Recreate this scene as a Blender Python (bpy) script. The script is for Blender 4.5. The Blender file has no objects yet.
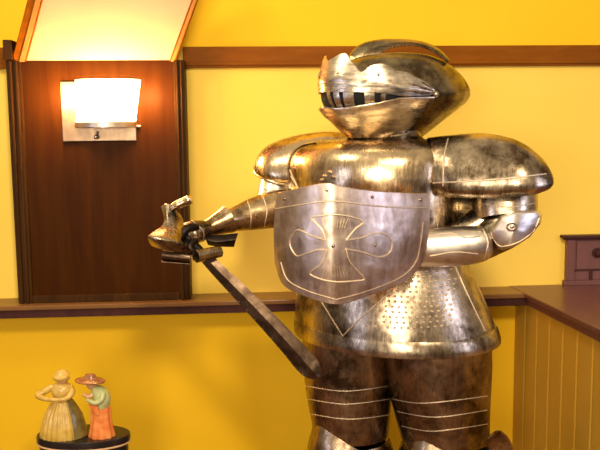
import bpy, math, random
from mathutils import Vector, Matrix
from mathutils.bvhtree import BVHTree
random.seed(4)
sc = bpy.context.scene
COL = sc.collection
R_ = math.radians

# ------------------------------------------------------------------ camera
F_PX = 800.0
CAM = Vector((0, 0, 1.44))
pitch, roll = R_(6.8), R_(0.62)
FW = Vector((0, math.cos(pitch), -math.sin(pitch)))
R0 = Vector((1, 0, 0)); U0 = Vector((0, math.sin(pitch), math.cos(pitch)))
RT = R0 * math.cos(roll) - U0 * math.sin(roll)
UP = R0 * math.sin(roll) + U0 * math.cos(roll)
cd = bpy.data.cameras.new('camera'); cam = bpy.data.objects.new('camera', cd); COL.objects.link(cam)
cd.sensor_width = 36; cd.lens = F_PX / 600 * 36; cd.clip_start = 0.05
cam.matrix_world = Matrix(((RT.x, UP.x, -FW.x, CAM.x), (RT.y, UP.y, -FW.y, CAM.y), (RT.z, UP.z, -FW.z, CAM.z), (0, 0, 0, 1)))
sc.camera = cam
cd.dof.use_dof = True; cd.dof.focus_distance = 2.3; cd.dof.aperture_fstop = 8

# ------------------------------------------------------------------ world, lights, exposure
sc.view_settings.view_transform = 'Standard'; sc.view_settings.look = 'None'
sc.view_settings.gamma = 1; sc.view_settings.use_curve_mapping = False
sc.view_settings.exposure = 0.1
w = bpy.data.worlds.new('room_ambient'); sc.world = w; w.use_nodes = True
nt = w.node_tree; bg = nt.nodes['Background']
tc = nt.nodes.new('ShaderNodeTexCoord'); sp = nt.nodes.new('ShaderNodeSeparateXYZ')
nt.links.new(tc.outputs['Generated'], sp.inputs[0])
mr = nt.nodes.new('ShaderNodeMapRange'); mr.inputs['From Min'].default_value = -1; mr.inputs['From Max'].default_value = 1
nt.links.new(sp.outputs['Z'], mr.inputs['Value'])
cr = nt.nodes.new('ShaderNodeValToRGB')
els = cr.color_ramp.elements
els[0].position = 0.0; els[0].color = (0.05, 0.03, 0.018, 1)
els[1].position = 1.0; els[1].color = (0.85, 0.68, 0.46, 1)
e = els.new(0.40); e.color = (0.05, 0.035, 0.025, 1)
e = els.new(0.52); e.color = (0.34, 0.235, 0.145, 1)
e = els.new(0.75); e.color = (0.55, 0.42, 0.26, 1)
nt.links.new(mr.outputs[0], cr.inputs[0]); nt.links.new(cr.outputs[0], bg.inputs['Color'])
bg.inputs['Strength'].default_value = 0.75

def area(name, loc, target, sx, sy, power, color):
    l = bpy.data.lights.new(name, 'AREA'); l.shape = 'RECTANGLE'; l.size = sx; l.size_y = sy
    l.energy = power; l.color = color
    o = bpy.data.objects.new(name, l); COL.objects.link(o); o.location = loc
    o.rotation_euler = (Vector(target) - Vector(loc)).to_track_quat('-Z', 'Y').to_euler()
    return o
area('ceiling_lamp_light', (0.5, -0.5, 2.95), (0.1, 3.0, 0.9), 0.4, 0.4, 75, (1.0, 0.84, 0.62))
area('window_light_front', (-0.9, -2.2, 1.6), (0.1, 2.6, 1.1), 1.2, 1.1, 86, (1.0, 0.86, 0.68))
area('window_light_right', (2.6, 0.8, 1.5), (0.5, 2.5, 1.0), 0.6, 1.2, 14, (0.62, 0.66, 1.0))
area('window_light_left', (-2.6, 0.2, 1.2), (0.0, 2.3, 1.0), 0.35, 1.2, 9, (0.62, 0.66, 1.0))
area('ceiling_lamp_light_left', (-1.2, 1.5, 2.9), (0.1, 2.5, 1.2), 0.5, 0.5, 16, (1.0, 0.86, 0.62))

# ------------------------------------------------------------------ helpers
def ray(px, py):
    d = FW + RT * ((px - 300) / F_PX) - UP * ((py - 225) / F_PX)
    return d
def at(px, py, Y):
    d = ray(px, py); return CAM + d * (Y / d.y)
def onz(px, py, z):
    d = ray(px, py); return CAM + d * ((z - CAM.z) / d.z)
def scl(Y): return Y / F_PX

class MB:
    def __init__(s): s.v = []; s.f = []; s.m2 = []
    def add(s, vs, fs):
        b = len(s.v); s.v += [Vector(p) for p in vs]; s.f += [tuple(i + b for i in f) for f in fs]; return s
    def grid(s, P, cu=False, cv=False, th=0.0, caps=False):
        """P[u][v] surface; cu/cv closed; th thickness (inwards, against the normal)"""
        U, V = len(P), len(P[0])
        fl = [Vector(p) for r in P for p in r]
        fs = []
        for i in range(U if cu else U - 1):
            for j in range(V if cv else V - 1):
                fs.append((i * V + j, ((i + 1) % U) * V + j, ((i + 1) % U) * V + (j + 1) % V, i * V + (j + 1) % V))
        if th:
            N = [Vector() for _ in fl]
            for f in fs:
                n = (fl[f[2]] - fl[f[0]]).cross(fl[f[3]] - fl[f[1]])
                for i in f: N[i] += n
            inn = [p - n.normalized() * th if n.length > 1e-12 else p for p, n in zip(fl, N)]
            k = len(fl)
            fs2 = [tuple(reversed([i + k for i in f])) for f in fs]
            if not cu:
                for j in range(V if cv else V - 1):
                    a, b = j, (j + 1) % V
                    fs2.append((a, b, b + k, a + k)); a += (U - 1) * V; b += (U - 1) * V; fs2.append((b, a, a + k, b + k))
            if not cv:
                for i in range(U if cu else U - 1):
                    a, b = i * V, ((i + 1) % U) * V
                    fs2.append((b, a, a + k, b + k)); a += V - 1; b += V - 1; fs2.append((a, b, b + k, a + k))
            s.add(fl + inn, fs + fs2)
        else:
            if caps and cv:
                fs.append(tuple(range(V - 1, -1, -1))); fs.append(tuple((U - 1) * V + j for j in range(V)))
            s.add(fl, fs)
        return s
    def tube(s, pts, r, n=8, closed=False, flat=1.0):
        pts = [Vector(p) for p in pts]; rs = r if isinstance(r, (list, tuple)) else [r] * len(pts)
        P = []; m = len(pts); prev = None
        for i, p in enumerate(pts):
            if closed: t = pts[(i + 1) % m] - pts[i - 1]
            else: t = pts[min(i + 1, m - 1)] - pts[max(i - 1, 0)]
            t = t.normalized() if t.length > 1e-9 else Vector((0, 0, 1))
            a = prev if prev else (Vector((0, 0, 1)) if abs(t.z) < .9 else Vector((1, 0, 0)))
            x = (a - t * a.dot(t)).normalized(); y = t.cross(x); prev = x
            P.append([p + (x * math.cos(2 * math.pi * k / n) + y * math.sin(2 * math.pi * k / n) * flat) * rs[i] for k in range(n)])
        return s.grid(P, cu=closed, cv=True, caps=not closed)
    def ball(s, c, rx, ry=None, rz=None, n=12, m=8, rot=None):
        ry = ry or rx; rz = rz or rx; c = Vector(c); P = []
        for i in range(m + 1):
            a = math.pi * i / m - math.pi / 2
            a = max(-1.55, min(1.55, a))
            row = []
            for k in range(n):
                b = 2 * math.pi * k / n
                q = Vector((rx * math.cos(a) * math.cos(b), ry * math.cos(a) * math.sin(b), rz * math.sin(a)))
                if rot: q = rot @ q
                row.append(c + q)
            P.append(row)
        return s.grid(P, cv=True, caps=True)
    def box(s, o, ax, ay, az):
        o, ax, ay, az = map(Vector, (o, ax, ay, az))
        vs = [o, o + ax, o + ax + ay, o + ay]; vs += [p + az for p in vs]
        return s.add(vs, [(3, 2, 1, 0), (4, 5, 6, 7), (0, 1, 5, 4), (1, 2, 6, 5), (2, 3, 7, 6), (3, 0, 4, 7)])
    def lathe(s, c, prof, n=40, caps=True, flute=0, fa=0.0, sy=1.0):
        c = Vector(c)
        P = []
        for r, z in prof:
            P.append([c + Vector(((r * (1 + fa * math.cos(flute * 2 * math.pi * k / n))) * math.cos(2 * math.pi * k / n),
                                  sy * (r * (1 + fa * math.cos(flute * 2 * math.pi * k / n))) * math.sin(2 * math.pi * k / n), z)) for k in range(n)])
        return s.grid(P, cv=True, caps=caps)
    def bvh(s): return BVHTree.FromPolygons([tuple(p) for p in s.v], s.f)
    def build(s, name, mat, parent=None, smooth=True, bevel=0, flat_angle=40):
        me = bpy.data.meshes.new(name); o = bpy.data.objects.new(name, me); COL.objects.link(o)
        if parent is not None:
            off = Vector(parent.get('_w', (0, 0, 0)))
            o.parent = parent
        else:
            xs = [p.x for p in s.v]; ys = [p.y for p in s.v]
            off = Vector(((min(xs) + max(xs)) / 2, (min(ys) + max(ys)) / 2, min(p.z for p in s.v)))
            o.location = off
        o['_w'] = list(off)
        me.from_pydata([tuple(p - off) for p in s.v], [], s.f); me.update()
        me.materials.append(mat)
        if s.m2:
            me.materials.append(M_LINE)
            for a, b in s.m2:
                for fi in range(a, b): me.polygons[fi].material_index = 1
        if bevel:
            b = o.modifiers.new('bevel', 'BEVEL'); b.width = bevel; b.segments = 2; b.limit_method = 'ANGLE'
        if smooth:
            for p in me.polygons: p.use_smooth = True
            try: me.set_sharp_from_angle(angle=R_(flat_angle))
            except Exception: pass
        return o

def tag(o, label=None, cat=None, group=None, kind=None):
    if label: o['label'] = label
    if cat: o['category'] = cat
    if group: o['group'] = group
    if kind: o['kind'] = kind
    return o
def empty(name, loc, label, cat):
    o = bpy.data.objects.new(name, None); COL.objects.link(o); o.location = loc; o['_w'] = list(loc)
    o.empty_display_size = .05
    return tag(o, label, cat)

def cat(pts, n=6, closed=False):
    """Catmull-Rom through tuples of any length"""
    P = [tuple(p) for p in pts]; m = len(P); out = []
    seg = m if closed else m - 1
    for i in range(seg):
        p0 = P[(i - 1) % m] if closed or i > 0 else P[0]
        p1 = P[i]; p2 = P[(i + 1) % m]; p3 = P[(i + 2) % m] if closed or i + 2 < m else P[-1]
        for k in range(n):
            t = k / n
            out.append(tuple(.5 * (2 * b + (c - a) * t + (2 * a - 5 * b + 4 * c - d) * t * t + (3 * b - 3 * c + d - a) * t ** 3) for a, b, c, d in zip(p0, p1, p2, p3)))
    if not closed: out.append(P[-1])
    return out
def patch(ctrl, n=5):
    """ctrl[u][v] of (px,py,Y) -> smooth world grid"""
    rows = [cat(r, n) for r in ctrl]
    cols = [cat([rows[u][j] for u in range(len(rows))], n) for j in range(len(rows[0]))]
    return [[at(*cols[j][i]) for j in range(len(cols))] for i in range(len(cols[0]))]

def ring(l, r, py, Y, ratio=.8, yaw=0, n=56, t0=0, t1=360, k=2.0, ridge=0.0):
    """horizontal ring whose silhouette spans columns l..r; t=0 is its front"""
    c = at((l + r) / 2, py, Y); h = (r - l) / 2 * scl(Y)
    a = h / math.sqrt(math.cos(yaw) ** 2 + (ratio * math.sin(yaw)) ** 2); b = a * ratio
    return ringw(c, a, b, yaw, n, t0, t1, k, ridge)
def ringw(c, a, b, yaw=0, n=56, t0=0, t1=360, k=2.0, ridge=0.0):
    fr = Vector((-math.sin(yaw), -math.cos(yaw), 0)); lt = Vector((math.cos(yaw), -math.sin(yaw), 0))
    out = []; full = (t1 - t0) >= 360
    for i in range(n if full else n + 1):
        t = R_(t0 + (t1 - t0) * i / n)
        cc, ss = math.cos(t), math.sin(t)
        rr = (abs(cc) ** k + abs(ss) ** k) ** (-1 / k)
        f = 1 + ridge * max(0, cc) ** 8
        out.append(Vector(c) + fr * (b * rr * cc * f) + lt * (a * rr * ss))
    return out
def drape(bvh, pts, off=0.001):
    out = []
    for px, py in pts:
        d = ray(px, py).normalized(); h = bvh.ray_cast(CAM, d)
        if h[0] is not None:
            nrm = h[1] if h[1].dot(d) < 0 else -h[1]
            out.append(h[0] + nrm * off)
    return out
def limb(pts, n=6, seg=24, th=0):
    """tapered tube through (px,py,Y,rx_px[,ry_px]); returns world rings"""
    q = cat(pts, n)
    C = [at(p[0], p[1], p[2]) for p in q]; P = []
    prev = None
    for i, c in enumerate(C):
        t = (C[min(i + 1, len(C) - 1)] - C[max(i - 1, 0)]).normalized()
        a = Vector((0, -1, 0)) if prev is None else prev
        x = (a - t * a.dot(t)).normalized(); y = t.cross(x); prev = x
        r1 = q[i][3] * scl(q[i][2]); r2 = (q[i][4] if len(q[i]) > 4 else q[i][3]) * scl(q[i][2])
        P.append([c + x * (r2 * math.cos(2 * math.pi * k / seg)) + y * (r1 * math.sin(2 * math.pi * k / seg)) for k in range(seg)])
    return P

# ------------------------------------------------------------------ materials
def newmat(name):
    m = bpy.data.materials.new(name); m.use_nodes = True; nt = m.node_tree
    return m, nt, nt.nodes['Principled BSDF']
def N(nt, t, **kw):
    n = nt.nodes.new(t)
    for k, v in kw.items(): n.inputs[k].default_value = v
    return n
def coords(nt, scale=(1, 1, 1)):
    t = nt.nodes.new('ShaderNodeTexCoord'); m = nt.nodes.new('ShaderNodeMapping'); m.inputs['Scale'].default_value = scale
    nt.links.new(t.outputs['Object'], m.inputs[0]); return m.outputs[0]
def ramp(nt, src, stops):
    r = nt.nodes.new('ShaderNodeValToRGB'); e = r.color_ramp.elements
    while len(e) < len(stops): e.new(.5)
    for x, (p, c) in zip(e, stops): x.position = p; x.color = (*c, 1)
    nt.links.new(src, r.inputs[0]); return r.outputs[0]
def metal(name, light, dark, rough=(.24, .42), patina=(.40, .60), bump=.12, brush=(40, 40, 6), dent=.3):
    m, nt, b = newmat(name); b.inputs['Metallic'].default_value = 1
    co = coords(nt)
    n1 = N(nt, 'ShaderNodeTexNoise', Scale=7, Detail=7, Roughness=.7); nt.links.new(co, n1.inputs['Vector'])
    c = ramp(nt, n1.outputs[0], [(patina[0], dark), (patina[1], light)])
    nt.links.new(c, b.inputs['Base Color'])
    cb = coords(nt, brush)
    n2 = N(nt, 'ShaderNodeTexNoise', Scale=3, Detail=5, Roughness=.7); nt.links.new(cb, n2.inputs['Vector'])
    mr = nt.nodes.new('ShaderNodeMapRange'); mr.inputs['From Min'].default_value = .3; mr.inputs['From Max'].default_value = .7
    mr.inputs['To Min'].default_value = rough[0]; mr.inputs['To Max'].default_value = rough[1]
    nt.links.new(n2.outputs[0], mr.inputs['Value']); nt.links.new(mr.outputs[0], b.inputs['Roughness'])
    n3 = N(nt, 'ShaderNodeTexNoise', Scale=14, Detail=2); nt.links.new(co, n3.inputs['Vector'])
    b1 = N(nt, 'ShaderNodeBump', Strength=dent, Distance=.012); nt.links.new(n3.outputs[0], b1.inputs['Height'])
    b2 = N(nt, 'ShaderNodeBump', Strength=bump, Distance=.002); nt.links.new(n2.outputs[0], b2.inputs['Height'])
    nt.links.new(b1.outputs[0], b2.inputs['Normal']); nt.links.new(b2.outputs[0], b.inputs['Normal'])
    return m
def paint(name, a, b_, rough=.75, scale=3, spec=.3):
    m, nt, b = newmat(name); co = coords(nt)
    n1 = N(nt, 'ShaderNodeTexNoise', Scale=scale, Detail=4); nt.links.new(co, n1.inputs['Vector'])
    nt.links.new(ramp(nt, n1.outputs[0], [(.3, a), (.7, b_)]), b.inputs['Base Color'])
    b.inputs['Roughness'].default_value = rough; b.inputs['Specular IOR Level'].default_value = spec
    n2 = N(nt, 'ShaderNodeTexNoise', Scale=120, Detail=2); nt.links.new(co, n2.inputs['Vector'])
    bp = N(nt, 'ShaderNodeBump', Strength=.06, Distance=.002); nt.links.new(n2.outputs[0], bp.inputs['Height']); nt.links.new(bp.outputs[0], b.inputs['Normal'])
    return m
def wood(name, a, b_, rough=.42, scale=(14, 14, 1.2), spec=.04):
    m, nt, b = newmat(name); co = coords(nt, scale)
    n1 = N(nt, 'ShaderNodeTexNoise', Scale=2.2, Detail=7, Roughness=.6, Distortion=.6); nt.links.new(co, n1.inputs['Vector'])
    nt.links.new(ramp(nt, n1.outputs[0], [(.3, a), (.7, b_)]), b.inputs['Base Color'])
    b.inputs['Roughness'].default_value = rough; b.inputs['Specular IOR Level'].default_value = spec
    bp = N(nt, 'ShaderNodeBump', Strength=.1, Distance=.002); nt.links.new(n1.outputs[0], bp.inputs['Height']); nt.links.new(bp.outputs[0], b.inputs['Normal'])
    return m
def glaze(name, a, b_, rough=.25, scale=40):
    m, nt, b = newmat(name); co = coords(nt)
    n1 = N(nt, 'ShaderNodeTexNoise', Scale=scale, Detail=4); nt.links.new(co, n1.inputs['Vector'])
    nt.links.new(ramp(nt, n1.outputs[0], [(.35, a), (.65, b_)]), b.inputs['Base Color'])
    b.inputs['Roughness'].default_value = rough; return m

M_YEL = paint('yellow_wall_paint', (.88, .52, .006), (.92, .545, .010))
M_PALE = paint('pale_yellow_wall', (.93, .63, .085), (.96, .66, .10))  # paler yellow for the band between ledge and upper trim
M_SLOPE = paint('apricot_soffit_paint', (.66, .38, .235), (.70, .41, .26))
M_WOOD = wood('reddish_brown_stained_wood', (.034, .0088, .0005), (.056, .016, .0009))
M_TRIM = wood('dark_brown_trim_wood', (.19, .055, .003), (.27, .082, .005), scale=(2, 14, 14))
M_TRIMV = wood('dark_brown_upright_wood', (.030, .012, .003), (.066, .027, .007))
M_LEDGE = wood('ledge_varnished_wood', (.16, .075, .025), (.24, .11, .035), rough=.28, scale=(2, 14, 14), spec=.2)
M_CAB = wood('plum_brown_cabinet_wood', (.13, .05, .04), (.19, .075, .055), rough=.3, spec=.3)
M_CABD = wood('dark_cabinet_wood', (.05, .02, .018), (.08, .03, .025), rough=.3)
M_EDGE = wood('honey_edge_wood', (.42, .17, .04), (.55, .24, .06), rough=.3)
M_FLOOR = wood('brown_floor_boards', (.12, .06, .03), (.2, .1, .05), scale=(2, 14, 14))
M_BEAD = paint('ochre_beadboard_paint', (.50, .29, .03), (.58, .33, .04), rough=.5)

M_STEEL = metal('tarnished_brassy_steel', (.64, .52, .36), (.10, .062, .032), rough=(.2, .36), patina=(.40, .60))
M_GOLD = metal('golden_polished_plate', (.74, .57, .34), (.17, .10, .045), rough=(.18, .34), patina=(.38, .56), dent=.25)
M_HELM = metal('pale_helmet_metal', (.80, .69, .52), (.18, .12, .07), rough=(.2, .4), brush=(6, 6, 40), patina=(.38, .55))
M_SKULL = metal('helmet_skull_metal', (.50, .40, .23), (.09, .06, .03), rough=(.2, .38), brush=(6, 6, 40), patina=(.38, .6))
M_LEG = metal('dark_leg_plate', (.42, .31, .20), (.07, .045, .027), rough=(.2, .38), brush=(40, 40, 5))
M_SHIELD = metal('rosy_shield_metal', (.93, .77, .63), (.46, .33, .235), rough=(.31, .46), brush=(30, 30, 3), patina=(.36, .62), dent=.38)
M_GARM = metal('golden_arm_plate', (.72, .54, .30), (.16, .09, .04), rough=(.22, .38), brush=(10, 10, 10), dent=.25)
M_LINE = metal('bead_highlight_metal', (.86, .73, .55), (.66, .54, .38), rough=(.5, .62), dent=.05)  # paler than the plates: highlights of beads and studs put into the colour
M_BRIGHT = metal('bright_elbow_metal', (.86, .78, .68), (.45, .36, .26), rough=(.28, .42), patina=(.3, .48), dent=.1, brush=(12, 12, 12))
M_BLADE = metal('dull_blade_metal', (.19, .125, .078), (.06, .036, .022), rough=(.3, .45), brush=(20, 20, 20))
M_DARK = metal('dark_inner_metal', (.06, .045, .035), (.02, .015, .012), rough=(.4, .6))
M_NICKEL = metal('brushed_nickel', (.62, .55, .45), (.5, .43, .34), rough=(.3, .4), dent=.02)
M_PLATE = metal('shaded_sconce_plate', (.34, .24, .15), (.24, .16, .10), rough=(.35, .45), dent=.02)  # base colour darkened for the shade the holder throws on the plate
M_BLACK, _nt, _b = newmat('slot_shade_black'); _b.inputs['Base Color'].default_value = (.006, .005, .005, 1); _b.inputs['Roughness'].default_value = .9  # flat black for the shade inside the helmet slot

# ------------------------------------------------------------------ the room
ALPHA = R_(3.7); YW = 3.1
WD = Vector((math.cos(ALPHA), math.sin(ALPHA), 0)); WN = Vector((math.sin(ALPHA), -math.cos(ALPHA), 0)); WO = Vector((0, YW, 0))
def wsz(px, py, off=0):
    d = ray(px, py); k = ((WO + WN * off - CAM).dot(WN)) / d.dot(WN); p = CAM + d * k
    return (p - WO).dot(WD), p.z
def wp(s, z, off=0): return WO + WD * s + WN * off + Vector((0, 0, z))
def wbox(mb, s0, s1, o0, o1, z0, z1): return mb.box(wp(s0, z0, o0), WD * (s1 - s0), WN * (o1 - o0), Vector((0, 0, z1 - z0)))
def st(name, mb, mat, **k): return tag(mb.build(name, mat, **k), kind='structure')

ZL = wsz(195, 293.7)[1]                 # ledge top height
ZT0 = wsz(300, 67.5)[1]; ZT1 = wsz(300, 46.7)[1]
PD = .115; LD = .15                      # pilaster / ledge depth
st('floor', MB().box((-3, -1.2, -.05), (6.5, 0, 0), (0, 5.2, 0), (0, 0, .05)), M_FLOOR, smooth=False)
st('wall_back', wbox(MB(), -2.6, 3.0, -.1, 0, ZL, ZT1), M_PALE, smooth=False)
st('wall_back_upper', wbox(MB(), -2.6, 3.0, -.1, 0, ZT1, 2.7), M_YEL, smooth=False)
st('wall_back_lower', wbox(MB(), -2.6, 3.0, -.1, 0, 0, ZL), M_YEL, smooth=False)
m = MB(); sP0 = wsz(176, 150, PD)[0]
sPR = wsz(185.5, 120, PD)[0]; sPL = wsz(8, 120, PD)[0]
wbox(m, sPR - .01, 3.0, 0, .02, ZT0, ZT1); wbox(m, -2.6, sPL + .01, 0, .02, ZT0, ZT1)
wbox(m, sPR - .01, 3.0, .02, .028, ZT0 + .008, ZT0 + .018)
st('trim_1', m, M_TRIM, smooth=False, bevel=.002)
# ledge: slab with nosing
zfb = wsz(220, 314, LD)[1]
m = MB(); wbox(m, -2.6, 3.0, 0, LD, ZL - .018, ZL); m7 = MB(); wbox(m7, -2.6, 3.0, 0, LD - .010, zfb, ZL - .018)
st('trim_7', m7, M_CABD, smooth=False, bevel=.003)
tm = st('trim_2', m, M_LEDGE, smooth=False, bevel=.004)
# pilaster
zPT = wsz(100, 60, PD)[1]; zPB = ZL
sI0 = wsz(23.5, 130, PD)[0]; sI1 = wsz(175, 130, PD)[0]
m = MB(); wbox(m, sI0 - .012, sI1 + .012, 0, PD - .018, zPB, zPT)
st('wall_pilaster', m, M_WOOD, smooth=False)
m = MB()
for a, b in ((sPL, sI0), (sI1, sPR)):
    d = .0 ; wdt = b - a
    wbox(m, a, b, 0, PD - .008, zPB, zPT)
    wbox(m, a + wdt * .22, a + wdt * .42, PD - .01, PD + .004, zPB, zPT)
    wbox(m, a + wdt * .62, a + wdt * .8, PD - .01, PD + .002, zPB, zPT)
wbox(m, sI0, sI1, 0, PD - .004, zPB, zPB + .028)
wbox(m, sPL - .002, sPL + .03, 0, PD + .012, wsz(10, 60, PD)[1], wsz(10, 40, PD)[1])
st('trim_3', m, M_TRIMV, smooth=False, bevel=.003)
# sloping soffit over the pilaster: it rises towards the room and leans to the right
zyP = wp(*wsz(100, 60, PD - .02), PD - .02).y
def sq(x0, x1):
    """a column of the slope from its foot (image row 60) to its head, as foot and head points"""
    out = []
    for x in (x0, x1):
        f_, h_ = (x - 22) / 151, 0
        a = at(x, 60.5, zyP + (x - 100) / 800 * .19); b = at(38 + f_ * 157, 0, zyP - .12 + (x - 100) / 800 * .19)
        out.append((a, a + (b - a) * 1.6))
    return out
def slab(mb, x0, x1, back, lift=0.0):
    (a, b), (c, d) = sq(x0, x1); n = (c - a).cross(b - a).normalized()
    if n.y > 0: n = -n
    A_ = [a, c, d, b]; fr = [p + n * lift for p in A_]; bk = [p - n * back for p in A_]
    return mb.add(fr + bk, [(0, 1, 2, 3), (7, 6, 5, 4), (0, 4, 5, 1), (2, 6, 7, 3), (3, 7, 4, 0), (1, 5, 6, 2)])
st('ceiling_slope', slab(MB(), 22, 173, .03), M_SLOPE, smooth=False)
m = MB(); slab(m, 19.5, 25, .05, .012); slab(m, 171, 174.5, .05, .010); st('trim_4', m, M_EDGE, smooth=False, bevel=.002)
m = MB(); slab(m, 12, 19.5, .10, .008); slab(m, 25, 26.8, .0, .010); slab(m, 169.4, 171, .0, .008); slab(m, 174.5, 176, .1, .006)
st('trim_5', m, M_TRIM, smooth=False, bevel=.002)

# right-hand half wall with its wide top
zc = ZL + .002
A = onz(529, 295.5, zc); B = onz(602, 330.5, zc); dAB = (B - A).normalized()
nAB = Vector((dAB.y, -dAB.x, 0)).normalized()
if nAB.x > 0: nAB = -nAB         # faces left, towards the armour
E = A + dAB * 1.25
A2 = A - dAB * ((A - WO).dot(WN) / (-dAB.dot(WN)) if abs(dAB.dot(WN)) > 0 else 0)
A2 = A - dAB * ((A - WO).dot(WN) / dAB.dot(WN))
wv = -nAB * .62
m = MB(); m.box(A2 - Vector((0, 0, .018)), E - A2, wv, (0, 0, .018))
m.box(A2 + nAB * -.012 - Vector((0, 0, ZL - zfb)), E - A2, wv * .98, (0, 0, ZL - zfb - .018))
st('trim_6', m, M_CAB, smooth=False, bevel=.004)
m = MB(); o = A2 - nAB * .03; o.z = 0
L = (E - A2).length
m.box(o, dAB * L, -nAB * .55, (0, 0, zfb))
k = 0
while k * .105 < L - .11:
    p = o + dAB * (k * .105 + .004)
    q = [p, p + nAB * .003 + dAB * .006, p + nAB * .003 + dAB * .095, p + dAB * .101]
    m.add(q + [x + Vector((0, 0, zfb)) for x in q], [(0, 1, 5, 4), (1, 2, 6, 5), (2, 3, 7, 6)]); k += 1
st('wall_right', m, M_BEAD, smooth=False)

# ------------------------------------------------------------------ wooden cabinet on the wide top
def cabinet():
    # its front is parallel to the back wall, base line through the photo's lower edge
    c0 = onz(562, 285.5, zc); off = max(.02, (c0 - WO).dot(WN))
    s0 = wsz(566, 270, off)[0]; s1 = s0 + .42
    zt = wsz(570, 238, off)[1]; z0 = zc
    root = empty('wooden_cabinet', wp((s0 + s1) / 2, z0, off / 2), 'small plum-brown wooden drawer cabinet standing on the wide right-hand ledge', 'cabinet')
    m = MB(); wbox(m, s0, s1, .002, off, z0 + .02, zt); wbox(m, s0 - .008, s1 + .008, .002, off + .008, z0, z0 + .02)
    wbox(m, s0, s0 + .03, off, off + .01, z0 + .02, zt); m.build('body', M_CAB, root, smooth=False, bevel=.002)
    m = MB(); wbox(m, s0 - .022, s1 + .022, .002, off + .022, zt, zt + .012); wbox(m, s0 - .012, s1 + .012, .002, off + .012, zt - .008, zt)
    m.build('top', M_CABD, root, smooth=False, bevel=.003)
    zd = z0 + (zt - z0) * .34
    m = MB(); wbox(m, s0 + .04, s1 - .04, off, off + .006, zd, zt - .014); d = m.build('drawer', M_CAB, root, smooth=False, bevel=.002)
    ks, kz = wsz(597.5, 253, off + .01); c = wp(ks, kz, off + .006)
    m = MB()
    q = Vector((0, 0, 1)).rotation_difference(WN).to_matrix()
    prof = [(.021, 0), (.021, .004), (.015, .005), (.013, .003), (.010, .003), (.009, .012), (.012, .018), (.008, .022), (.001, .023)]
    m.grid([[c + q @ Vector((r * math.cos(k * math.pi / 12), r * math.sin(k * math.pi / 12), z)) for k in range(24)] for r, z in prof], cv=True, caps=True)
    m.build('knob', M_CABD, d)
    m = MB(); sx = wsz(589, 280, off)[0]
    wbox(m, sx, sx + .012, off, off + .006, z0 + .02, zd - .006); wbox(m, s0 + .03, s1 - .03, off, off + .005, zd - .008, zd - .002)
    m.build('moulding', M_CABD, root, smooth=False, bevel=.001)
cabinet()

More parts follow.
